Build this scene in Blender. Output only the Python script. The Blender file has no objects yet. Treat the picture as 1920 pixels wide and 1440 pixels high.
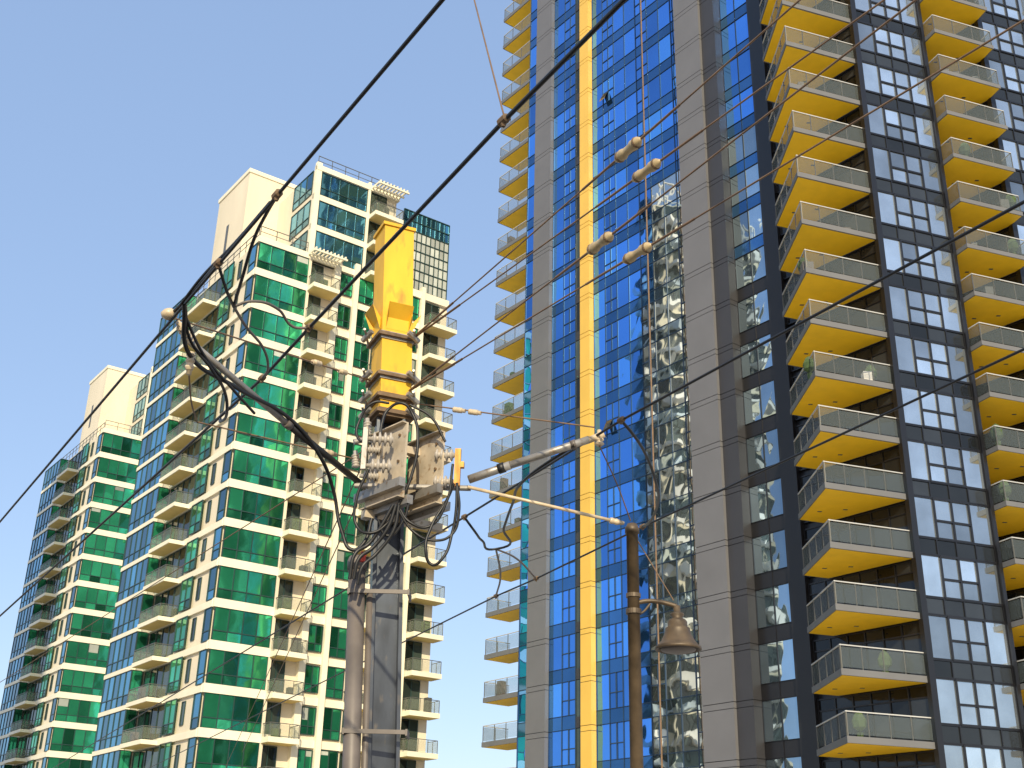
import bpy, math, random
from mathutils import Vector, Matrix
random.seed(7)
sc=bpy.context.scene
# ---------------- camera
p=math.radians(23.7); r=math.radians(1.35)
F=Vector((0,math.cos(p),math.sin(p))); R0=Vector((1,0,0)); U0=Vector((0,-math.sin(p),math.cos(p)))
R=R0*math.cos(r)+U0*math.sin(r); U=U0*math.cos(r)-R0*math.sin(r)
cam=bpy.data.cameras.new("camera"); co=bpy.data.objects.new("camera",cam); sc.collection.objects.link(co)
M=Matrix((R,U,-F)).transposed().to_4x4(); M.translation=Vector((0,0,1.6)); co.matrix_world=M
cam.lens=41.9; cam.sensor_width=36; cam.clip_end=5000; sc.camera=co

# ---------------- world and sun
w=bpy.data.worlds.new("World"); sc.world=w; w.use_nodes=True
nt=w.node_tree; sk=nt.nodes.new("ShaderNodeTexSky"); sk.sky_type='NISHITA'; sk.sun_disc=False
SUN_EL=28; SUN_AZ=178
sk.sun_elevation=math.radians(SUN_EL); sk.sun_rotation=math.radians(SUN_AZ)
ma=nt.nodes.new("ShaderNodeVectorMath"); ma.operation='MULTIPLY_ADD'
ma.inputs[1].default_value=(.68,.62,.55); ma.inputs[2].default_value=(1.6,2.4,4.0)
bg=nt.nodes['Background']; bg.inputs[1].default_value=.14
nt.links.new(sk.outputs[0],ma.inputs[0]); nt.links.new(ma.outputs[0],bg.inputs[0])
sl=bpy.data.lights.new("sun",'SUN'); so=bpy.data.objects.new("sun",sl); sc.collection.objects.link(so)
sl.energy=5; sl.angle=math.radians(.5); sl.color=(1,.86,.60)
e=math.radians(SUN_EL); az=math.radians(SUN_AZ)
sd=Vector((math.sin(az)*math.cos(e),math.cos(az)*math.cos(e),math.sin(e)))
so.rotation_euler=sd.to_track_quat('Z','Y').to_euler()
sc.view_settings.view_transform='Standard'; sc.view_settings.look='None'; sc.view_settings.exposure=0

# ---------------- materials
MATS={}
def mat(name,col,rough=.6,metal=0,var=0.0,noise=0.15,nscale=.6,bump=0,bscale=1.0,spec=.5,stretch=1.0,col2=None):
    m=bpy.data.materials.new(name); m.use_nodes=True; t=m.node_tree; b=t.nodes['Principled BSDF']
    b.inputs['Roughness'].default_value=rough; b.inputs['Metallic'].default_value=metal
    b.inputs['Specular IOR Level'].default_value=spec
    tc=t.nodes.new("ShaderNodeTexCoord"); mp=t.nodes.new("ShaderNodeMapping"); mp.inputs['Scale'].default_value=(1,1,1/stretch)
    t.links.new(tc.outputs['Object'],mp.inputs[0])
    nz=t.nodes.new("ShaderNodeTexNoise"); nz.inputs['Scale'].default_value=nscale; nz.inputs['Detail'].default_value=6
    t.links.new(mp.outputs[0],nz.inputs['Vector'])
    mr=t.nodes.new("ShaderNodeMapRange"); mr.inputs[1].default_value=.25; mr.inputs[2].default_value=.75
    mr.inputs[3].default_value=1-noise; mr.inputs[4].default_value=1+noise
    t.links.new(nz.outputs[0],mr.inputs[0]); val=mr.outputs[0]
    if var:
        g=t.nodes.new("ShaderNodeNewGeometry"); m2=t.nodes.new("ShaderNodeMapRange")
        m2.inputs[3].default_value=1-var; m2.inputs[4].default_value=1+var
        t.links.new(g.outputs['Random Per Island'],m2.inputs[0])
        mu=t.nodes.new("ShaderNodeMath"); mu.operation='MULTIPLY'
        t.links.new(val,mu.inputs[0]); t.links.new(m2.outputs[0],mu.inputs[1]); val=mu.outputs[0]
    vm=t.nodes.new("ShaderNodeVectorMath"); vm.operation='SCALE'; vm.inputs[0].default_value=col[:3]
    t.links.new(val,vm.inputs['Scale'])
    if col2:   # rust / dirt patches
        n3=t.nodes.new("ShaderNodeTexNoise"); n3.inputs['Scale'].default_value=nscale*2.5; n3.inputs['Detail'].default_value=8
        t.links.new(mp.outputs[0],n3.inputs['Vector'])
        r3=t.nodes.new("ShaderNodeMapRange"); r3.inputs[1].default_value=.58; r3.inputs[2].default_value=.74; t.links.new(n3.outputs[0],r3.inputs[0])
        mx=t.nodes.new("ShaderNodeMix"); mx.data_type='RGBA'; mx.inputs['B'].default_value=(*col2,1)
        t.links.new(r3.outputs[0],mx.inputs['Factor']); t.links.new(vm.outputs[0],mx.inputs['A']); t.links.new(mx.outputs['Result'],b.inputs['Base Color'])
    else: t.links.new(vm.outputs[0],b.inputs['Base Color'])
    if bump:
        n2=t.nodes.new("ShaderNodeTexNoise"); n2.inputs['Scale'].default_value=bscale; n2.inputs['Detail'].default_value=1
        bp=t.nodes.new("ShaderNodeBump"); bp.inputs['Strength'].default_value=1; bp.inputs['Distance'].default_value=bump
        t.links.new(tc.outputs['Object'],n2.inputs['Vector']); t.links.new(n2.outputs[0],bp.inputs['Height']); t.links.new(bp.outputs[0],b.inputs['Normal'])
    MATS[name]=m; return m
mat('cream_wall',(.72,.64,.48),.8,noise=.12,nscale=.3,stretch=3)
mat('cream_slab',(.82,.76,.58),.7,noise=.08)
mat('warm_bounce_soffit',(.80,.60,.22),.8,noise=.1)  # warm reflected light put into the underside colour
mat('green_glass',(.035,.32,.165),.05,.7,var=.8,noise=.3,nscale=.25,bump=.02,bscale=.5)
mat('teal_sky_glass',(.08,.27,.40),.05,.8,var=.6,noise=.2,nscale=.2,bump=.02,bscale=.5)  # bluer copy of the green glass; left-face sky reflection put into the tint
mat('dark_glass',(.04,.055,.045),.05,.3,var=.8,noise=.2,bump=.02,bscale=.5)
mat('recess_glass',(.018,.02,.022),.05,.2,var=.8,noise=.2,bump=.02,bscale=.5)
mat('green_frame',(.02,.05,.045),.4)
mat('rail_metal',(.1,.1,.09),.4)
mat('rail_white',(.45,.45,.43),.4)
mat('blue_glass',(.11,.34,.86),.02,.95,var=.4,noise=.2,nscale=.1,bump=.022,bscale=.5)
mat('reflection_tint_glass',(.50,.56,.58),.02,.95,var=.3,noise=.2,nscale=.1,bump=.02,bscale=.55)  # greyer copy of the blue glass; neutral look of the reflection put into the tint
mat('blue_spandrel',(.06,.17,.36),.06,.9,var=.25,noise=.1,bump=.015,bscale=.5)
mat('mirror_glass',(.32,.42,.50),.02,.95,var=.4,noise=.1,bump=.022,bscale=.55)
mat('blue_frame',(.02,.045,.09),.35)
mat('grey_panel',(.14,.14,.148),.55,noise=.08,nscale=.5)
mat('dark_panel',(.035,.035,.04),.5,noise=.1)
mat('black_panel',(.010,.010,.012),.3)
mat('yellow_panel',(.74,.46,.08),.5,noise=.06)
mat('yellow_soffit',(.97,.60,.012),.6,noise=.06,nscale=1.5)
mat('grey_slab',(.14,.14,.14),.6,noise=.1)
mat('bounce_floor',(.65,.6,.5),.7)  # pale layer added to bounce sunlight up to the soffits
mat('light_glass',(.50,.56,.60),.08,.85,var=.45,noise=.25,nscale=.4,bump=.012,bscale=.6)
mat('bay_spandrel',(.035,.04,.045),.1,.4,var=.5)
mat('roof_grey',(.3,.3,.28),.8)
mat('white_slab',(.85,.82,.76),.7)
mat('crown_panel',(.45,.48,.44),.4,var=.3)
mat('concrete',(.45,.41,.36),.9,noise=.2)
mat('asphalt',(.05,.05,.05),.9,noise=.25,nscale=1)
mat('road_paint',(.75,.75,.72),.8)
mat('cable_black',(.010,.010,.010),.45)
mat('wire_tan',(.18,.11,.06),.6,noise=.3,nscale=8)
mat('insulator_cream',(.55,.44,.29),.35,noise=.2,nscale=10)
mat('insulator_brass',(.46,.35,.19),.35,noise=.25,nscale=14)
mat('insulator_grey',(.42,.38,.33),.3,noise=.1,nscale=10)
mat('galvanised',(.33,.31,.28),.45,.5,noise=.3,nscale=6,col2=(.2,.13,.07))
mat('plate_beige',(.50,.42,.31),.6,.1,noise=.3,nscale=5,col2=(.25,.15,.07))
mat('pole_yellow',(.76,.43,.02),.5,noise=.2,nscale=3,stretch=3,col2=(.48,.26,.03))
mat('pole_steel',(.04,.048,.062),.3,.6,noise=.5,nscale=5,stretch=3,col2=(.10,.09,.08))
mat('rust',(.15,.095,.05),.7,noise=.4,nscale=12)
mat('conduit',(.13,.11,.095),.5,noise=.25,nscale=4)
mat('bronze',(.10,.07,.04),.5,.2,noise=.35,nscale=8)
mat('copper',(.5,.24,.05),.5,.4,noise=.2,nscale=8)
mat('red_tape',(.6,.05,.02),.5)
mat('plant_green',(.06,.10,.03),.8,noise=.4,nscale=6)
mat('blind_white',(.30,.32,.28),.7,var=.6)
def glassmat(name,col,op):
    m=bpy.data.materials.new(name); m.use_nodes=True; t=m.node_tree; b=t.nodes['Principled BSDF']
    b.inputs['Base Color'].default_value=(*col,1); b.inputs['Roughness'].default_value=.08; b.inputs['Alpha'].default_value=op
    MATS[name]=m
glassmat('rail_glass',(.16,.19,.19),.22)
glassmat('rail_glass_green',(.3,.33,.25),.18)

# ---------------- mesh helpers
def frame(x,y,azd):
    a=math.radians(azd); return (Vector((x,y,0)),Vector((math.sin(a),math.cos(a),0)),Vector((math.cos(a),-math.sin(a),0)))
def frame2(a,b):
    a=Vector((a[0],a[1],0)); b=Vector((b[0],b[1],0)); t=(b-a).normalized(); return (a,t,Vector((t.y,-t.x,0))),(b-a).length
class Build:
    def __init__(s,name,loc=(0,0,0)):
        s.root=bpy.data.objects.new(name,None); sc.collection.objects.link(s.root); s.g={}; s.root.location=loc; s.loc=Vector(loc)
        s.name=name
    def add(s,part,m,vs,fs):
        V,Fc=s.g.setdefault((part,m),([],[])); o=len(V); V.extend(vs); Fc.extend([tuple(i+o for i in q) for q in fs])
    def box(s,part,m,fr,t0,t1,d0,d1,z0,z1):
        o,t,d=fr; P=[o+t*a+d*b+Vector((0,0,c))-s.loc for c in (z0,z1) for b in (d0,d1) for a in (t0,t1)]
        s.add(part,m,P,[(0,1,3,2),(4,6,7,5),(0,4,5,1),(2,3,7,6),(0,2,6,4),(1,5,7,3)])
    def pane(s,part,m,fr,t0,t1,d0,z0,z1,j=.004):
        o,t,d=fr; rj=lambda: random.uniform(-j,j)
        P=[o+t*a+d*(d0+rj())+Vector((0,0,c))-s.loc for a,c in ((t0,z0),(t1,z0),(t1,z1),(t0,z1))]
        s.add(part,m,P,[(0,1,2,3)])
    def window(s,fr,t0,t1,d,z0,z1,gm,fm,cols=1,rows=None,fw=.05,pr=.06,j=.004):
        n=cols; W=(t1-t0)/n
        zs=[z0]+[z0+(z1-z0)*q for q in (rows or [])]+[z1]
        for i in range(n):
            for k in range(len(zs)-1):
                s.pane('glazing',gm,fr,t0+i*W,t0+(i+1)*W,d,zs[k],zs[k+1],j)
        for i in range(n+1): s.box('frames',fm,fr,t0+i*W-fw/2,t0+i*W+fw/2,d-.02,d+pr,z0,z1)
        for z in zs: s.box('frames',fm,fr,t0,t1,d-.02,d+pr-.005,z-fw/2,z+fw/2)
    def rail_run(s,fr,t0,t1,d,z,rh,rail,rm,glassm,posts):
        n=max(1,round((t1-t0)/posts)); W=(t1-t0)/n
        for k in range(n+1): s.box('railings',rail,fr,t0+k*W-.02,t0+k*W+.02,d-.02,d+.02,z,z+rh)
        s.box('railings',rm,fr,t0,t1,d-.03,d+.03,z+rh,z+rh+.05)
        s.box('rail_glass',glassm,fr,t0+.02,t1-.02,d-.006,d+.006,z+.08,z+rh-.06)
    def poly_balcony(s,pts,rails,z,slabm,soffm,th,glassm,rail,rm,rh=1.05,posts=1.3):
        s.prism('balcony_slabs',slabm,pts,(0,0,z-th),(0,0,z))
        cx=sum(q[0] for q in pts)/len(pts); cy=sum(q[1] for q in pts)/len(pts)
        sc_=lambda k:[(cx+(q[0]-cx)*k,cy+(q[1]-cy)*k) for q in pts]
        s.prism('balcony_bounce_floors','bounce_floor',sc_(.95),(0,0,z),(0,0,z+.015))  # light top layer added to brighten the soffit above
        s.prism('balcony_soffits',soffm,sc_(.96),(0,0,z-th-.012),(0,0,z-th+.02))
        for (dx,dy) in ((.3,.1),(-.9,.5)): s.prism('balcony_vents','rail_metal',[(cx+dx,cy+dy),(cx+dx+.22,cy+dy),(cx+dx+.22,cy+dy+.12),(cx+dx,cy+dy+.12)],(0,0,z-th-.03),(0,0,z-th))
        for i,jn in rails:
            fr,L_=frame2(pts[i],pts[jn]); s.rail_run(fr,.06,L_-.06,-.07,z,rh,rail,rm,glassm,posts)
        if random.random()<.6:
            for _ in range(random.randint(1,3)):
                k=random.uniform(.35,.8); a_=random.choice(pts[:2]); x=cx+(a_[0]-cx)*k+random.uniform(-.5,.5); y=cy+(a_[1]-cy)*k
                w_=random.uniform(.15,.3); 
                if random.random()<.5: s.lathe('potted_plants','plant_green',[(.12,0),(.16,.35),(.05,.4),(.3,.6),(.35,.9),(.2,1.2),(0,1.35)],(x,y,z+.015),(0,0,1),7)
                else: s.prism('balcony_furniture',random.choice(['rail_metal','conduit','white_slab']),[(x-w_,y-w_),(x+w_,y-w_),(x+w_,y+w_),(x-w_,y+w_)],(0,0,z+.02),(0,0,z+random.uniform(.45,.9)))
    def balcony(s,fr,t0,t1,d0,d1,z,slabm,soffm,th,glassm,rail,rh=1.05,posts=1.4,sides=(1,1),db=None,rm=None):
        if db is None: db=d0
        s.box('balcony_slabs',slabm,fr,t0,t1,db,d1,z-th,z)
        s.box('balcony_bounce_floors','bounce_floor',fr,t0+.1,t1-.1,db,d1-.12,z,z+.015)  # pale layer added on the slab to throw light upward
        s.box('balcony_soffits',soffm,fr,t0+.08,t1-.08,db+.02,d1-.08,z-th-.012,z-th+.02)
        i=.06; rm=rm or rail
        s.rail_run(fr,t0+i,t1-i,d1-i,z,rh,rail,rm,glassm,posts)
        for sd_,tt in zip(sides,(t0+i,t1-i)):
            if sd_:
                s.box('railings',rm,fr,tt-.03,tt+.03,d0,d1-i-.03,z+rh,z+rh+.05)
                s.box('rail_glass',glassm,fr,tt-.006,tt+.006,d0,d1-i-.04,z+.08,z+rh-.06)
                s.box('railings',rail,fr,tt-.02,tt+.02,(d0+d1)/2-.02,(d0+d1)/2+.02,z,z+rh)
        if random.random()<.45:
            tt=random.uniform(t0+.4,t1-.9)
            s.box('balcony_furniture',random.choice(['rail_metal','conduit','plant_green']),fr,tt,tt+random.uniform(.3,.6),d1-.9,d1-.4,z+.02,z+random.uniform(.5,1.2))
    def lathe(s,part,m,prof,p0,axis,n=16):
        ax=Vector(axis).normalized(); u=ax.orthogonal().normalized(); v=ax.cross(u); p0=Vector(p0)-s.loc
        P=[];Q=[]
        for (rr,h) in prof:
            for k in range(n):
                a=2*math.pi*k/n; P.append(p0+ax*h+(u*math.cos(a)+v*math.sin(a))*rr)
        for i in range(len(prof)-1):
            for k in range(n): Q.append((i*n+k,i*n+(k+1)%n,(i+1)*n+(k+1)%n,(i+1)*n+k))
        Q.append(tuple(range(n))[::-1]); Q.append(tuple((len(prof)-1)*n+k for k in range(n)))
        s.add(part,m,P,Q)
    def tube(s,part,m,p0,p1,r0,r1=None,n=14):
        p0=Vector(p0);p1=Vector(p1); s.lathe(part,m,[(r0,0),(r1 or r0,(p1-p0).length)],p0,p1-p0,n)
    def prism(s,part,m,sec,p0,p1,rot=0):
        c,sn=math.cos(rot),math.sin(rot); p0=Vector(p0)-s.loc; p1=Vector(p1)-s.loc; n=len(sec); P=[]
        for q in (p0,p1):
            for x,y in sec: P.append(q+Vector((x*c-y*sn,x*sn+y*c,0)))
        s.add(part,m,P,[(i,(i+1)%n,(i+1)%n+n,i+n) for i in range(n)]+[tuple(range(n))[::-1],tuple(range(n,2*n))])
    def cable(s,part,m,pts,r=.014,smooth=True):
        cu=bpy.data.curves.new(part,'CURVE'); cu.dimensions='3D'; cu.bevel_depth=r; cu.bevel_resolution=2; cu.resolution_u=10
        sp=cu.splines.new('BEZIER'); sp.bezier_points.add(len(pts)-1)
        for b,q in zip(sp.bezier_points,pts):
            b.co=Vector(q)-s.loc; b.handle_left_type=b.handle_right_type='AUTO' if smooth else 'VECTOR'
        cu.materials.append(MATS[m]); ob=bpy.data.objects.new(part,cu); sc.collection.objects.link(ob); ob.parent=s.root
    def finish(s,smooth=()):
        for (part,m),(V,Fc) in s.g.items():
            me=bpy.data.meshes.new(part); me.from_pydata([tuple(v) for v in V],[],Fc); me.materials.append(MATS[m]); me.update()
            if part in smooth:
                for pl in me.polygons: pl.use_smooth=len(pl.vertices)==4
            ob=bpy.data.objects.new(part,me); sc.collection.objects.link(ob); ob.parent=s.root

# ---------------- cream / green condo towers
def condo(x,y):
    B=Build('condominium_tower',(x,y,0)); H=3.05
    A=frame(x,y,54); S=19.2
    o=A[0]-A[2]*S
    L=(Vector(o),A[2].copy(),-A[1])      # left face: t runs from far end to near corner
    NF=17; ZR=NF*H
    B.box('walls','cream_wall',A,0.15,19,-S,-.15,0,ZR)
    B.box('walls','cream_wall',A,4.6,13.0,-15,-.2,ZR,ZR+3*H-.3)
    B.box('walls','cream_wall',A,1.4,7.6,-14,-7.2,ZR,63.2)
    B.box('walls','cream_wall',A,7.6,10.5,-12,-7.6,ZR,64)
    B.box('walls','cream_wall',A,13.4,18.8,-13,-3,ZR,ZR+1.5*H)
    B.box('penthouse_trim','cream_slab',A,1.3,7.7,-14.1,-7.1,62.9,63.3); B.box('roof_door','rail_metal',(L[0]-L[2]*1.4,L[1],L[2]),8.0,8.5,-.02,.04,56,59)
    sl='cream_slab'
    def bal(fr,t0,t1,d1,z):
        w0,w1=t0+.15,t1-.15; m=w0+(w1-w0)*.62
        B.window(fr,w0,m,-.1,z+.2,z+H-.35,'dark_glass','green_frame',cols=2,fw=.06)
        B.balcony(fr,t0,t1,-.1,d1,z+.15,sl,'warm_bounce_soffit',.38,'rail_glass_green','rail_metal',rh=.95,posts=.9)
    def bay(fr,t0,t1,d,z0,z1,cols):
        B.window(fr,t0,t1,d,z0,z1,'green_glass','green_frame',cols=cols,rows=[.3],fw=.07)
        W=(t1-t0)/cols
        for i in range(cols):
            if random.random()<.10:
                dr=random.uniform(.2,.7); B.pane('window_blinds','blind_white',fr,t0+i*W+.06,t0+(i+1)*W-.06,d+.012,z1-(z1-z0)*.68*dr,z1-.06,.0)
    for f in range(NF+3):
        z=f*H
        if f<NF:
            B.box('bands',sl,A,0,7.1,-.2,.28,z-.22,z+.42)
            B.box('bands',sl,A,7.4,19,-.2,.06,z-.2,z+.35)
            bay(A,.15,4.7,.2,z+.42,z+H-.22,4)
            B.box('walls','cream_wall',A,4.7,4.95,-.1,.3,z+.42,z+H-.22)
            bal(A,4.75,7.2,1.5,z)
            bay(A,7.95,9.1,-.05,z+.75,z+H-.35,2)
            bay(A,9.75,11.2,-.05,z+.55,z+H-.25,2)
            bal(A,11.3,13.6,1.4,z)
            bay(A,14.2,15.9,-.05,z+.55,z+H-.25,2)
            bal(A,16.4,19.2,1.4,z)
            B.box('bands',sl,L,0,S,-.2,.05,z-.2,z+.3)
            B.window(L,S-1.3,S-.05,-.05,z+.42,z+H-.22,'teal_sky_glass','green_frame',cols=1,rows=[.3],fw=.07)
            B.window(L,S-3.6,S-3.0,-.12,z+.9,z+H-.5,'dark_glass','green_frame',cols=1,fw=.06)
            B.window(L,S-6.3,S-4.2,.1,z+.42,z+H-.22,'green_glass','green_frame',cols=2,rows=[.3],fw=.07)
            B.window(L,S-12.2,S-6.9,-.1,z+.2,z+H-.3,'dark_glass','green_frame',cols=4,fw=.06)
            B.balcony(L,S-11.6,S-7.2,-.1,1.3,z+.15,sl,'warm_bounce_soffit',.32,'rail_glass_green','rail_metal',rh=.95)
            B.box('bands',sl,L,0.2,S-12.5,-.1,.95,z-.15,z+.2)
            B.window(L,.3,S-12.6,.85,z+.2,z+H-.15,'teal_sky_glass','green_frame',cols=5,rows=[.3],fw=.07)
            B.window((L[0]+L[1]*(S-12.6),-L[2],L[1]),-.85,0,0,z+.2,z+H-.15,'green_glass','green_frame',cols=1,rows=[.3],fw=.07)
        else:
            B.box('bands',sl,A,4.6,13.0,-.25,.1,z-.2,z+.35)
            B.window(A,5.2,9.8,.0,z+.4,z+H-.22,'teal_sky_glass','green_frame',cols=5,rows=[.3],fw=.07)
            bal(A,10.1,13.0,1.3,z)
            UL=(A[0]+A[1]*4.6-A[2]*7.2,A[2].copy(),-A[1])
            B.window(UL,3.2,6.8,.02,z+.4,z+H-.22,'teal_sky_glass','green_frame',cols=3,rows=[.3],fw=.07)
    for (a,b) in ((7.2,7.75),(9.15,9.6),(13.65,14.0),(16.0,16.35)):
        B.box('piers',sl,A,a,b,-.2,.32,0,ZR+.9)
    B.box('piers',sl,A,4.6,5.1,-.2,.16,ZR,ZR+3*H+.5)
    B.box('piers',sl,A,9.85,10.1,-.2,.16,ZR,ZR+3*H+.5)
    B.box('parapet',sl,A,0,7.35,-.3,.3,ZR-.2,ZR+.35)
    B.box('parapet',sl,A,4.6,13.1,-.3,.2,ZR+3*H-.3,ZR+3*H+.2)
    B.box('parapet',sl,A,13.5,19,-.3,.15,ZR-.2,ZR+.5)
    for zz,t0 in ((ZR,4.5),(ZR+3*H-.2,10.1)):
        for i in range(9): B.box('pergola',sl,A,t0+.05+i*.35,t0+.15+i*.35,0,1.7,zz+.1,zz+.3)
        B.box('pergola',sl,A,t0,t0+3.1,1.55,1.7,zz-.05,zz+.1); B.box('pergola',sl,A,t0,t0+3.1,.7,.82,zz-.05,zz+.1)
    def rail(fr,t0,t1,d,z,hh=1.1):
        n=max(2,int((t1-t0)/1.2))
        for k in range(n+1):
            t=t0+(t1-t0)*k/n; B.box('roof_railing','rail_metal',fr,t-.025,t+.025,d-.025,d+.025,z,z+hh)
        B.box('roof_railing','rail_metal',fr,t0,t1,d-.03,d+.03,z+hh-.05,z+hh); B.box('roof_railing','rail_metal',fr,t0,t1,d-.02,d+.02,z+hh*.5,z+hh*.5+.04)
    rail(A,0.2,4.6,0,ZR+.35); rail(L,0.2,S,-.1,ZR); rail(A,4.8,12.9,-.1,ZR+3*H+.2)
    q=A[0]+A[1]*9-A[2]*9
    B.tube('beacon','rust',q+Vector((0,0,64)),q+Vector((0,0,65.6)),.05); B.lathe('beacon_light','red_tape',[(.1,0),(.15,.1),(.12,.3),(.03,.36)],q+Vector((0,0,65.6)),(0,0,1),10)
    z0=ZR+.8; z1=ZR+3*H-.4
    B.box('crown','dark_panel',A,14.0,19,-5,-4.85,z0,z1)
    for k in range(11): B.box('crown','green_frame',A,14.0+k*.5-.03,14.0+k*.5+.03,-.5,-.35,z0,z1)
    for k in range(9):
        zz=z0+(z1-z0)*k/8; B.box('crown','green_frame',A,14.0,19,-.48,-.37,zz-.04,zz+.04)
    for k in range(10):
        for q in range(8): B.pane('crown_glass','crown_panel' if q<6 else 'teal_sky_glass',A,14.0+k*.5,14.5+k*.5,-.45,z0+(z1-z0)*q/8,z0+(z1-z0)*(q+1)/8)
    B.box('crown','cream_wall',A,14,19,-3.5,-.9,ZR,z0+3)
    B.finish(); return B
condo(-21.4,86)
condo(-48.0,131)

# ---------------- dark glass tower with yellow balconies
B=Build('glass_apartment_tower',(19.7,55.8,0)); H=2.95; N=32; ZT=N*H
FB=frame(.91,80.7,143); LB=31.2
a2=Vector((math.sin(math.radians(71)),math.cos(math.radians(71)),0)); n2_=Vector((a2.y,-a2.x,0)); b1=Vector((-.602,.799,0))
Pc=Vector((.91,80.7,0))+FB[1]*LB; E1=Pc+a2*4.8; R2=E1+a2*4.6; W1=R2+b1*4.4; E2=R2+a2*4.8; R3=E2+a2*4.6; W2=R3+b1*4.4; E3=R3+a2*5
back=[E3+b1*14,FB[0]-FB[2]*14]
sh=Vector((.0434,.142,0))
B.prism('core','black_panel',[((q+sh).x,(q+sh).y) for q in (FB[0]+FB[1]*.02,Pc,E1,W1,R2,E2,W2,R3,E3,*back)],(0,0,0),(0,0,ZT))
def pier(m,t0,t1,d,fr=FB,joint=.035):
    B.box('piers','black_panel',fr,t0+.02,t1-.02,-.1,d-.05,0,ZT)
    for f in range(N):
        z=f*H; B.box('piers',m,fr,t0,t1,-.1,d,z+joint,z+H-.32-joint/2); B.box('piers',m,fr,t0,t1,-.1,d,z+H-.32+joint/2,z+H-joint+.03)
pier('grey_panel',1.25,3.23,.35); pier('yellow_panel',6.85,7.85,.45); pier('grey_panel',17.5,19.8,.9); pier('dark_panel',19.81,21.0,.7)
B.box('piers','black_panel',FB,23.5,24.6,-.3,.25,0,ZT)
FAb=(Pc,a2,n2_); FBp=[(q,FB[1],FB[2]) for q in (W1,W2)]
nm=lambda q:(q.x,q.y)
for f in range(N):
    z=f*H
    def strip(t0,t1,cols,gm,sm,fm='blue_frame'):
        B.window(FB,t0,t1,0,z+.85,z+H,gm,fm,cols=cols,fw=.045,pr=.05,j=.005)
        B.window(FB,t0,t1,.01,z,z+.85,sm,fm,cols=cols,fw=.03,pr=.04,j=.005)
    strip(0,1.25,1,'blue_glass','blue_spandrel')
    strip(3.23,5.87,2,'blue_glass','blue_spandrel')
    lim=7.85+1.20625*(4 if z<38 else 5)  # stepped tint zone shaped to the outline of the reflected tower
    if z<46:
        strip(7.85,lim,4 if z<38 else 5,'blue_glass','blue_spandrel'); strip(lim,17.5,4 if z<38 else 3,'reflection_tint_glass','mirror_glass')
    else: strip(7.85,17.5,8,'blue_glass','blue_spandrel')
    strip(21.0,23.5,2,'mirror_glass' if z<46 else 'blue_glass','blue_spandrel' if z>38 else 'black_panel','black_panel')  # glass tint switches where the reflected tower ends and sky begins
    for (a,b) in ((4.55,5.87),(9.06,10.26),(12.67,13.88),(16.29,17.5)):
        m=(a+b)/2
        B.box('frames','blue_frame',FB,m-.03,m+.03,0,.055,z+.85,z+H); B.box('frames','blue_frame',FB,a,b,0,.052,z+1.75,z+1.81)
        if random.random()<.06:
            o,t,d=FB
            P=[o+t*a_+d*b_+Vector((0,0,c))-B.loc for a_,b_,c in ((a,.45,z+.9),(m,.45,z+.9),(m,.06,z+1.75),(a,.06,z+1.75))]
            B.add('open_sashes','bay_spandrel',P,[(0,1,2,3)])
    B.box('piers','dark_panel',FB,5.9,6.82,-.1,.02,z+.03,z+.7); B.pane('glazing','dark_glass',FB,5.9,6.82,-.02,z+.7,z+H)
    B.balcony(FB,-4.0,-.02,-2.2,.0,z,'grey_slab','yellow_soffit',.32,'rail_glass','rail_metal',sides=(1,0),rm='rail_white')
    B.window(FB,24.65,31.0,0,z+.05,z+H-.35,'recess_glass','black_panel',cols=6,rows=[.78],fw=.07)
    B.poly_balcony([(15.13,54.2),(19.6,55.72),(16.45,59.9),(15.05,59.4)],((3,0),(0,1)),z,'grey_slab','yellow_soffit',.3,'rail_glass','rail_metal','rail_white')
    for t0 in (0,9.4,18.8):
        t1=t0+4.8; dd=.02
        ws=(t0+.1,t0+1.35,t0+2.4,t0+3.45,t1-.1)
        def wn(*a,**k):
            B.window(*a,**k)
        wn(FAb,ws[0],ws[1],dd,z+.85,z+H-.05,'light_glass','black_panel',cols=1,fw=.07)
        wn(FAb,ws[1],ws[3],dd,z+.85,z+H-.05,'light_glass','black_panel',cols=2,rows=[.45],fw=.10,pr=.08)
        wn(FAb,ws[3],ws[4],dd,z+.85,z+H-.05,'light_glass','black_panel',cols=1,fw=.07)
        wn(FAb,ws[0],ws[4],dd,z,z+.8,'bay_spandrel','black_panel',cols=4,fw=.06)
        if random.random()<.1:
            o,t,d=FAb
            for a_ in (ws[1],ws[2]):
                P=[o+t*q+d*b_+Vector((0,0,c))-B.loc for q,b_,c in ((a_,dd+.5,z+1.0),(a_+.95,dd+.5,z+1.0),(a_+.95,dd+.09,z+1.8),(a_,dd+.09,z+1.8))]
                B.add('open_sashes','light_glass',P,[(0,1,2,3)])
    for Wq,Eq,Rq,fr in ((W1,E1,R2,FBp[0]),(W2,E2,R3,FBp[1])):
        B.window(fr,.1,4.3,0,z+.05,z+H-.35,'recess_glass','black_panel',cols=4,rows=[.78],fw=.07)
        e=Eq+a2*.1; B.poly_balcony([nm(e+n2_*1.1),nm(Rq+n2_*1.1-a2*.2),nm(Rq-a2*.1),nm(Wq+n2_*.05),nm(e)],((4,0),(0,1),(1,2)),z,'grey_slab','yellow_soffit',.26,'rail_glass','rail_metal','rail_white')
for t0 in (0,9.4,18.8):
    B.box('posts','black_panel',FAb,t0-.22,t0+.12,-.1,.22,0,ZT); B.box('posts','black_panel',FAb,t0+4.7,t0+4.9,-.1,.22,0,ZT)
q=FB[0]+FB[1]*15+FB[2]*1.6
B.tube('hoist_cable','wire_tan',q+Vector((0,0,2)),q+Vector((0,0,ZT+1)),.05)
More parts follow.
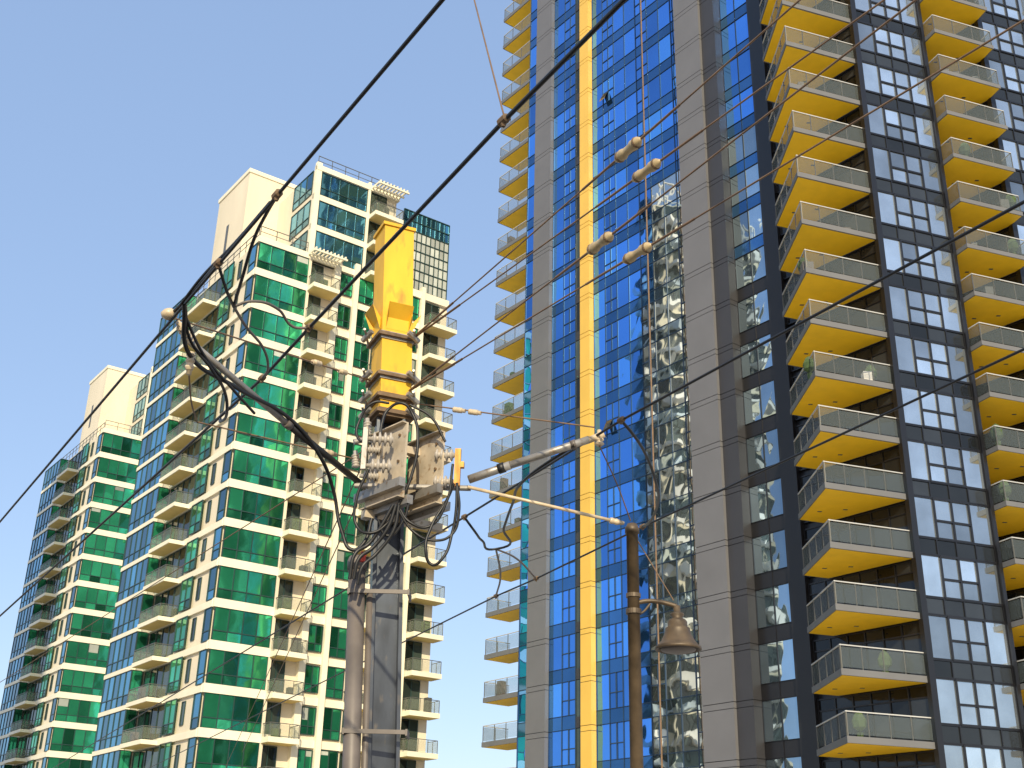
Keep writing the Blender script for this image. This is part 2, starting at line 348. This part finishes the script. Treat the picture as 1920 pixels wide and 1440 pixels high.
B.box('hoist_davit','galvanised',FB,14.9,15.1,-1,1.8,ZT+.6,ZT+.9)
B.finish()

# ---------------- neighbouring tower (seen in the glass)
B=Build('apartment_tower',(-49.8,77.5,0)); H=3.0
a54=Vector((math.sin(math.radians(54)),math.cos(math.radians(54)),0))
NA=frame(-49.8-18*a54.x,77.5-18*a54.y,54)
NS=(NA[0]+a54*18,-NA[2],a54)
B.box('walls','cream_wall',NA,0,18,-2.2,0,0,84)
B.box('walls','cream_wall',NA,0,18,-4.4,-2.2,0,75)
for f in range(28):
    z=f*H
    for fr,segs in ((NA,[k*3.5 for k in range(5)]),(NS,[0,2.2] if f<25 else [0])):
        for t in segs:
            wd=3.5 if fr is NA else 2.2
            B.window(fr,t+.2,t+wd*.55,.03,z+.5,z+H-.4,'dark_glass','green_frame',cols=2)
            B.window(fr,t+wd*.55,t+wd-.1,.03,z+.1,z+H-.3,'dark_glass','green_frame',cols=1)
            B.box('balcony_slabs','white_slab',fr,t+wd*.5,t+wd-.05,0,1.2,z-.2,z+.6)
for k in range(12): B.box('roof_screen','white_slab',NA,k*1.5,k*1.5+.3,-.3,0,84,87)
B.box('roof_screen','white_slab',NA,0,18,-.2,-.1,85,85.3); B.box('roof_screen','white_slab',NA,0,18,-.3,0,86.8,87)
B.finish()

# ---------------- utility pole with switchgear
P=Build('utility_pole',(-1.05,12,0))
def px(z): return -1.05-.0407*z
def pc(z,dy=0): return (px(z),12+dy,z)
h=.155
Hs=[(-h,-h),(-h+.035,-h),(-h+.035,.02),(h-.035,.02),(h-.035,-h),(h,-h),(h,h),(-h,h)]
P.prism('steel_column','pole_steel',Hs,pc(0),pc(6.45),rot=.18)
g=.175
P.prism('yellow_column','pole_yellow',[(-g,-g),(g,-g),(g,g),(-g,g)],pc(6.45),pc(8.72),rot=.42)
P.prism('yellow_cap','pole_yellow',[(-g-.02,-g-.02),(g+.02,-g-.02),(g+.02,g+.02),(-g-.02,g+.02)],pc(8.722),pc(8.76),rot=.42)
for a in (0,1,2,3):
    an=.42+a*math.pi/2; dx,dy=math.cos(an),math.sin(an); c=Vector(pc(7.55))
    q0=c+Vector((dx,dy,0))*.18; q1=q0+Vector((dx,dy,0))*.11+Vector((0,0,.14))
    tx=Vector((-dy,dx,0))*.13
    P.add('flare_brackets','pole_yellow',[v-P.loc for v in (q0-tx,q0+tx,q1+tx*1.1,q1-tx*1.1,q0-tx-Vector((0,0,.14)),q0+tx-Vector((0,0,.14)))],[(0,1,2,3),(4,5,1,0),(0,3,4),(1,5,2)])
for z in (7.33,6.85,6.6,6.42):
    s_=.225
    P.prism('clamps','rust',[(-s_,-s_),(s_,-s_),(s_,s_),(-s_,s_)],pc(z-.018),pc(z+.018),rot=.42)
    P.prism('clamps','galvanised' if z>6.7 else 'rust',[(-s_+.035,-s_+.035),(s_-.035,-s_+.035),(s_-.035,s_-.035),(-s_+.035,s_-.035)],pc(z-.045),pc(z+.045),rot=.42)
    for k in (-1,1):
        P.tube('bolts','galvanised',(px(z)+k*.27,11.66,z),(px(z)+k*.27,12.1,z),.014,n=8)
        P.tube('bolts','galvanised',(px(z)+k*.31,11.85,z-.05),(px(z)+k*.2,11.75,z+.02),.03,n=8)
P.tube('conduit','conduit',(-1.31,11.78,0),(-1.52,11.78,4.72),.085,n=18)
P.lathe('conduit','conduit',[(.10,0),(.10,.1),(.08,.14)],(-1.518,11.78,4.68),(-.04,0,1),18)
P.tube('conduit','conduit',(-1.2,11.84,0),(-1.38,11.84,4.5),.035)
for z in (3.1,4.45):
    P.box('straps','conduit',frame(px(z),11.7,90),-.34,.24,-.01,.01,z-.02,z+.02)
    P.box('straps','conduit',frame(px(z),11.7,90),-.36,-.34,-.3,.0,z-.03,z+.03); P.box('straps','conduit',frame(px(z),11.7,90),.24,.26,-.3,.0,z-.03,z+.03)
P.lathe('red_band','red_tape',[(.03,0),(.03,.1)],(-1.45,11.6,4.72),(.1,0,1),10)
def plate(x,y,z0,z1,ln):
    fr=frame(x,y,-41)
    P.box('mount_plates','plate_beige',fr,0,ln,-.012,.012,z0,z1)
    P.box('mount_plates','plate_beige',fr,0,ln,-.012,-.07,z1-.012,z1); P.box('mount_plates','plate_beige',fr,0,ln,-.012,-.07,z0,z0+.012)
    P.box('cross_channels','galvanised',fr,-.04,ln+.1,.02,.09,z0-.06,z0+.03)
    P.box('cross_channels','galvanised',fr,-.04,ln+.1,-.09,-.014,z0+.1,z0+.19)
    for i in range(2):
        for k in range(3):
            q=fr[0]+fr[1]*(.1+i*(ln-.2))+Vector((0,0,z0+.12+k*(z1-z0-.24)/2))
            P.tube('bolts','rust',q-fr[2]*.03,q+fr[2]*.05,.016,n=6)
    return fr
f1=plate(-1.06,11.38,5.33,6.14,.66)
f2=plate(-.69,11.56,5.33,6.12,.6)
def ins(p0,ax,L=.2,R_=.055,n=5,m='insulator_grey'):
    prof=[(.03,0)]
    for k in range(n):
        h0=L*(k+.15)/n; prof+=[(.03,h0),(R_,h0+L*.25/n),(R_*.92,h0+L*.5/n),(.03,h0+L*.62/n)]
    prof+=[(.03,L),(.022,L),(.022,L+.04)]
    P.lathe('insulators',m,prof,p0,ax,16)
for z in (5.95,5.66):
    ins((-1.20,11.4,z),(-1,-.12,-.02),R_=.075,L=.22,n=4); ins((-1.36,11.72,z),(-1,-.12,-.02),L=.16)
    ins((-.78,11.6,z-.08),(1,-.1,-.03),R_=.065,n=4)
P.box('terminal_bars','copper',frame(-.535,11.5,95),-.03,.03,-.02,.03,5.5,5.9)
P.box('terminal_bars','copper',frame(-.47,11.5,95),-.05,.0,-.03,.03,5.7,5.76)
P.box('terminal_bars','galvanised',frame(-1.47,11.34,95),-.03,.02,-.02,.03,5.6,6.05)
ins((-1.5,11.7,6.1),(-.1,0,1),L=.16,R_=.045); ins((-1.6,11.7,5.75),(-.1,0,1),L=.14,R_=.045)
P.tube('gear_arm','galvanised',(-1.65,11.75,6.05),(-1.1,11.9,6.25),.03); P.tube('gear_arm','galvanised',(-1.6,11.7,5.55),(-.4,11.7,5.55),.03)
P.box('cross_channels','plate_beige',frame(-1.5,11.8,60),0,.9,-.04,.04,5.24,5.32)
P.box('cross_channels','plate_beige',frame(-1.2,11.75,60),0,.62,-.04,.04,5.95,6.03)
# left cantilever
P.tube('cantilever_arm','cable_black',(-1.56,11.75,5.6),(-2.1,10.55,5.74),.034); P.tube('cantilever_arm','galvanised',(-2.1,10.55,5.74),(-2.78,9.07,5.95),.03)
P.lathe('arm_collar','conduit',[(.045,0),(.045,.08)],(-2.1,10.55,5.74),(-.5,-1.1,.14),14)
ins((-2.74,9.16,5.94),(-.15,-.5,.18),L=.2,R_=.045,m='insulator_cream'); P.lathe('arm_head','insulator_cream',[(.02,0),(.06,.02),(.07,.05),(.05,.08),(.02,.1)],(-2.86,8.86,6.0),(0,0,1),14)
ins((-2.72,9.15,5.84),(0,.1,-1),L=.16,R_=.04,m='insulator_cream',n=3)
P.cable('hanger','wire_tan',[(-2.72,9.17,5.66),(-2.85,9.8,5.66),(-2.97,10.5,5.74)],.008)
P.cable('span_wire','wire_tan',[(-2.97,10.5,5.74),(-1.5,11.8,5.85)],.008,False)
P.cable('span_wire','wire_tan',[(-1.5,12,6.85),(-2.85,9,6.08)],.008,False)
ins((-1.95,11.0,6.6),(-1,-2.2,-.57),L=.1,R_=.03,m='insulator_cream',n=2); ins((-1.75,11.45,6.71),(-1,-2.2,-.57),L=.1,R_=.03,m='insulator_cream',n=2); ins((-1.9,11.45,5.82),(1,.88,.07),L=.1,R_=.035,m='insulator_cream',n=2)
# right cantilever
P.tube('cantilever_arm','galvanised',(-.42,11.6,5.61),(.0,11.5,5.74),.045,.045); P.tube('cantilever_arm','galvanised',(.0,11.5,5.74),(.8,11.31,5.97),.04)
P.lathe('arm_collar','cable_black',[(.055,0),(.055,.07)],(-.12,11.53,5.705),(.8,-.2,.24),14); P.lathe('arm_collar','conduit',[(.05,0),(.05,.05)],(.62,11.355,5.918),(.8,-.2,.24),14)
ins((.9,11.3,5.9),(0,0,1),L=.13,R_=.05,m='insulator_cream',n=3); P.tube('arm_head','insulator_cream',(.78,11.32,5.96),(.95,11.28,6.02),.035)
P.cable('span_wire','wire_tan',[(-1.15,12,6.62),(.85,11.3,6.1)],.008,False); ins((-.62,11.81,6.47),(2,-.7,-.52),L=.1,R_=.032,m='insulator_cream',n=2); ins((-.45,11.75,6.425),(2,-.7,-.52),L=.1,R_=.032,m='insulator_cream',n=2)
P.cable('hanger','wire_tan',[(.9,11.3,5.9),(1.1,11.6,5.6),(1.27,11.95,5.32)],.007)
P.tube('strut','insulator_cream',(-.43,11.6,5.53),(1.2,11.95,5.29),.018)
ins((1.05,11.92,5.31),(1,.2,-.14),L=.1,R_=.035,m='insulator_cream',n=2)
# electrical cables
Y=11.42
C=lambda l,y=Y:[(a,y+((i*37)%5-2)*.012,b) for i,(a,b) in enumerate(l)]
P.cable('power_cable','cable_black',[(-2.66,8.57,6.0),(-2.72,9.1,5.8),(-2.45,9.75,5.78),(-2.08,10.5,5.78),(-1.86,11.0,5.6),(-1.77,11.4,5.4),(-1.66,11.5,4.99),(-1.54,11.5,4.81),(-1.44,11.5,4.88),(-1.38,11.55,5.15)],.019)
for l,rr in (([(-1.33,5.95),(-1.33,6.13),(-1.27,6.31),(-1.13,6.36),(-1.02,6.25),(-.95,5.96),(-1.0,5.55),(-1.11,5.27)],.016),
 ([(-1.05,6.34),(-.83,6.22),(-.67,5.96)],.014),
 ([(-.53,5.5),(-.53,5.2),(-.56,4.99),(-.65,4.71),(-.74,4.66),(-.81,4.8),(-.77,5.04),(-.62,5.35),(-.56,5.5)],.015),
 ([(-.53,5.5),(-.5,5.2),(-.56,4.98),(-.73,4.9),(-.94,4.99),(-1.11,5.21)],.014),
 ([(-.58,5.7),(-.63,5.3),(-.8,5.05),(-.98,5.08),(-1.11,5.25)],.014),
 ([(-1.43,5.62),(-1.53,5.33),(-1.51,5.04),(-1.38,4.96),(-1.21,5.07),(-1.13,5.21)],.016),
 ([(-1.43,5.9),(-1.56,5.96),(-1.56,6.19),(-1.43,6.36),(-1.27,6.37)],.014),
 ([(-1.0,5.3),(-1.05,5.1),(-1.2,4.95),(-1.3,5.1)],.013),
 ([(-1.13,5.25),(-1.2,5.02),(-1.34,4.82),(-1.46,4.7),(-1.5,4.5)],.02),
 ([(-1.16,5.25),(-1.26,5.05),(-1.38,4.86),(-1.5,4.75),(-1.54,4.5)],.02),
 ([(-1.1,5.25),(-1.14,5.0),(-1.3,4.76),(-1.42,4.62),(-1.46,4.45)],.018)):
    P.cable('power_cable','cable_black',C(l),rr)
for l,m,rr in (([(-1.63,6.93,6),(-1.75,7.2,6.03),(-1.92,7.6,6.04),(-2.07,8,5.95),(-2.24,8.5,5.95)],'cable_black',.013),
 ([(-2.24,8.5,5.95),(-2.11,8.5,6.0),(-1.93,8.7,6.04),(-1.83,8.9,5.98),(-1.71,8.96,6.0)],'conduit',.012),
 ([(-2.24,8.5,5.95),(-2.23,9,6.0),(-2.16,9.3,5.98),(-2.18,9.7,5.96),(-2.30,10.04,6)],'conduit',.012),
 ([(-2.24,7.9,6),(-2.23,8.2,5.93),(-2.24,8.5,5.95)],'cable_black',.013),
 ([(-2.24,7.9,6.02),(-2.45,8.3,6.08),(-2.66,8.6,6.05),(-2.8,8.8,6.05)],'cable_black',.016),
 ([(-1.7,7.05,6.02),(-2.1,7.72,6.06),(-2.5,8.35,6.1),(-2.7,8.62,6.02)],'cable_black',.013),
 ([(-2.66,8.6,6.0),(-2.69,9,5.87),(-2.55,9.2,5.72),(-2.51,9.6,5.67),(-2.56,9.95,5.62),(-2.75,10.5,5.75),(-2.9,11.05,6)],'cable_black',.014),
 ([(-2.7,8.7,6.0),(-2.6,9.1,5.8),(-2.42,9.5,5.66),(-2.3,9.9,5.6)],'cable_black',.013)):
    P.cable('jumper_lead',m,l,rr)
for l,m,rr in (([(1.08,10.85,6),(1.2,11,5.93),(1.41,11.5,5.85),(1.56,12,5.73),(1.65,12.6,5.76),(1.68,13.5,5.82),(1.68,14.38,6)],'cable_black',.016),
 ([(.65,11.3,5.9),(.2,12.0,5.8),(.03,13.5,5.95),(-.06,14.3,5.92),(-.16,15.3,5.93),(-.33,14.8,5.89),(-.45,14.2,5.88),(-.55,14.15,6)],'cable_black',.016),
 ([(-.16,15.3,5.93),(.09,15.9,5.99),(.42,17.07,6)],'conduit',.014),
 ([(-.16,15.3,5.93),(-.1,16.7,5.94),(-.17,18.2,6)],'conduit',.014)):
    P.cable('jumper_lead',m,l,rr)
P.finish(smooth=('insulators','conduit','cantilever_arm','arm_head','arm_collar','strut'))

# ---------------- overhead wires
def wire(name,m,pts,r):
    cu=bpy.data.curves.new(name,'CURVE'); cu.dimensions='3D'; cu.bevel_depth=r; cu.bevel_resolution=2
    sp=cu.splines.new('POLY'); sp.points.add(len(pts)-1)
    for b,q in zip(sp.points,pts): b.co=(*q,1)
    cu.materials.append(MATS[m]); ob=bpy.data.objects.new(name,cu); sc.collection.objects.link(ob); return ob
wire('overhead_wire','cable_black',[(-72,120,6),(-6.54,14.81,6),(-1.63,6.93,6),(-.42,4.98,6),(12,-15,6)],.013)
wire('overhead_wire','cable_black',[(-68,120,6),(-8.71,20.46,6),(-2.30,10.04,6),(-1.71,8.96,6),(-.09,6.03,6),(.54,4.95,6),(12.2,-15,6)],.015)
wire('overhead_wire','cable_black',[(15.8,-15,6),(3.40,6.79,6),(1.08,10.85,6),(-.55,14.15,6),(-16.77,46.66,6),(-53,120,6)],.013)
wire('overhead_wire','cable_black',[(16,-15,6),(4.31,9.04,6),(1.68,14.38,6),(.42,17.07,6),(-.17,18.2,6),(-12.96,45.82,6),(-47,120,6)],.013)
wire('span_cable','wire_tan',[(-1.5,12,6.1),(-11.3,27.3,6),(-30,56,5.8)],.007)
wire('span_cable','wire_tan',[(-1.5,12,6.1),(-10,45,6)],.008); wire('span_cable','wire_tan',[(-1.4,12,6.0),(-8.4,40,6)],.008)
wire('span_cable','wire_tan',[(-.09,6.03,6.05),(-.35,7,7.8),(-1.4,10.9,14.8)],.006)
K=Build('wire_clamp_set',(0,0,6))
for (x,y) in ((-1.63,6.93),(-1.71,8.96),(-2.30,10.04),(-.09,6.03),(1.08,10.85),(1.68,14.38),(-.55,14.15),(.42,17.07),(-.17,18.2),(-2.24,7.9)):
    K.lathe('clamp','rust',[(.012,0),(.03,.02),(.03,.09),(.012,.11)],(x+.03,y-.05,6.005),(-.53,.85,0),8)
    K.lathe('clamp','rust',[(.012,-.04),(.02,-.02),(.02,.03)],(x,y,6.0),(0,0,1),8)
K.finish()
def guy(a,b,ipt,out):
    G=Build('guy_wire',a); a=Vector(a); out=Vector(out); d=(out-a).normalized()
    G.cable('strand','wire_tan',[a,out],.0075,False)
    G.cable('preformed_grip','wire_tan',[a,a+d*1.1],.012,False)
    i=Vector(ipt); i=a+d*((i-a).dot(d)); k_=.72
    G.lathe('strain_insulator','insulator_brass',[(x_,y_*k_) for x_,y_ in [(.012,-.26),(.02,-.24),(.042,-.2),(.048,-.1),(.036,-.05),(.036,.05),(.048,.1),(.042,.2),(.02,.24),(.012,.26)]],i,d,14)
    for k in (-.12,.12): G.lathe('insulator_bands','rust',[(.046,k-.012),(.051,k),(.046,k+.012)],i,d,14)
    G.cable('preformed_grip','wire_tan',[i-d*.7,i-d*.18],.011,False); G.cable('preformed_grip','wire_tan',[i+d*.18,i+d*.7],.011,False)
    G.finish(smooth=('strain_insulator',))
def ext(a,b,Y=-10):
    a=Vector(a); b=Vector(b); k=(Y-a.y)/(b.y-a.y); return tuple(a+(b-a)*k)
a1=(-1.16,11.95,7.33); a3=(-1.14,11.95,6.72)
for a,b,i in ((a1,(1.9,6.36,7.3),(.9,8.17,7.3)),(a1,(2.47,6.34,7.3),(1.09,8.47,7.3)),(a3,(.709,8.65,6.7),(.709,8.65,6.7)),(a3,(1.036,8.8,6.7),(1.036,8.8,6.7))):
    guy(a,b,i,ext(a,b))
Q=Build('utility_pole',(12.6,-10.1,0))
Q.prism('steel_column','pole_steel',[(-.15,-.15),(.15,-.15),(.15,.15),(-.15,.15)],(12.6,-10.2,0),(12.6,-10.2,8.7))
Q.box('cross_arm','galvanised',frame(12.6,-10.05,90),-2.6,2.6,-.05,.05,7.2,7.35); Q.box('cross_arm','galvanised',frame(12.6,-10.05,90),-2.6,2.6,-.05,.05,6.6,6.75)
Q.finish()

# ---------------- street lamp
S=Build('street_lamp',(1.29,12,0))
S.lathe('post','bronze',[(.16,0),(.16,.25),(.11,.35),(.075,.7),(.066,1.2),(.062,5.2),(.075,5.2),(.075,5.25),(.05,5.3),(.0,5.31)],(1.29,12,0),(0,0,1),20)
S.lathe('collars','bronze',[(.08,0),(.08,.05)],(1.29,12,4.35),(0,0,1),20); S.lathe('collars','bronze',[(.075,0),(.075,.04)],(1.29,12,4.52),(0,0,1),20)
S.cable('arm','bronze',[(1.29,12,4.46),(1.45,12,4.49),(1.62,12,4.47),(1.73,12,4.44)],.024)
S.cable('arm_scroll','bronze',[(1.29,12,4.33),(1.38,12,4.37),(1.46,12,4.46)],.012)
S.cable('stay','wire_tan',[(1.3,12,5.2),(1.7,12,4.5)],.006,False)
S.lathe('bell_shade','bronze',[(.02,.0),(.035,-.01),(.035,-.07),(.07,-.085),(.075,-.10),(.05,-.13),(.085,-.15),(.10,-.17),(.10,-.22),(.125,-.235),(.125,-.25),(.14,-.30),(.17,-.36),(.20,-.40),(.232,-.425),(.235,-.45),(.222,-.455),(.2,-.43),(.15,-.38)],(1.73,12,4.45),(0,0,1),28)
S.lathe('lens','conduit',[(.19,-.43),(.17,-.46),(.1,-.48),(.0,-.49)],(1.73,12,4.45),(0,0,1),24)
S.finish(smooth=('post','bell_shade','lens'))

# ---------------- ground
G=Build('ground'); gf=frame(0,0,0); G.box('soil','concrete',gf,-2500,2500,-2500,2500,-.3,-.01); G.finish()
G=Build('road'); rf=frame(0,0,-32); G.box('surface','asphalt',rf,-200,200,-6,7,-.009,-.002)
for k in range(-30,31): G.box('markings','road_paint',rf,k*6,k*6+3,.4,.55,-.002,.003)
for d in (-6.15,7.0): G.box('kerbs','concrete',rf,-200,200,d,d+.15,-.01,.13)
G.finish()
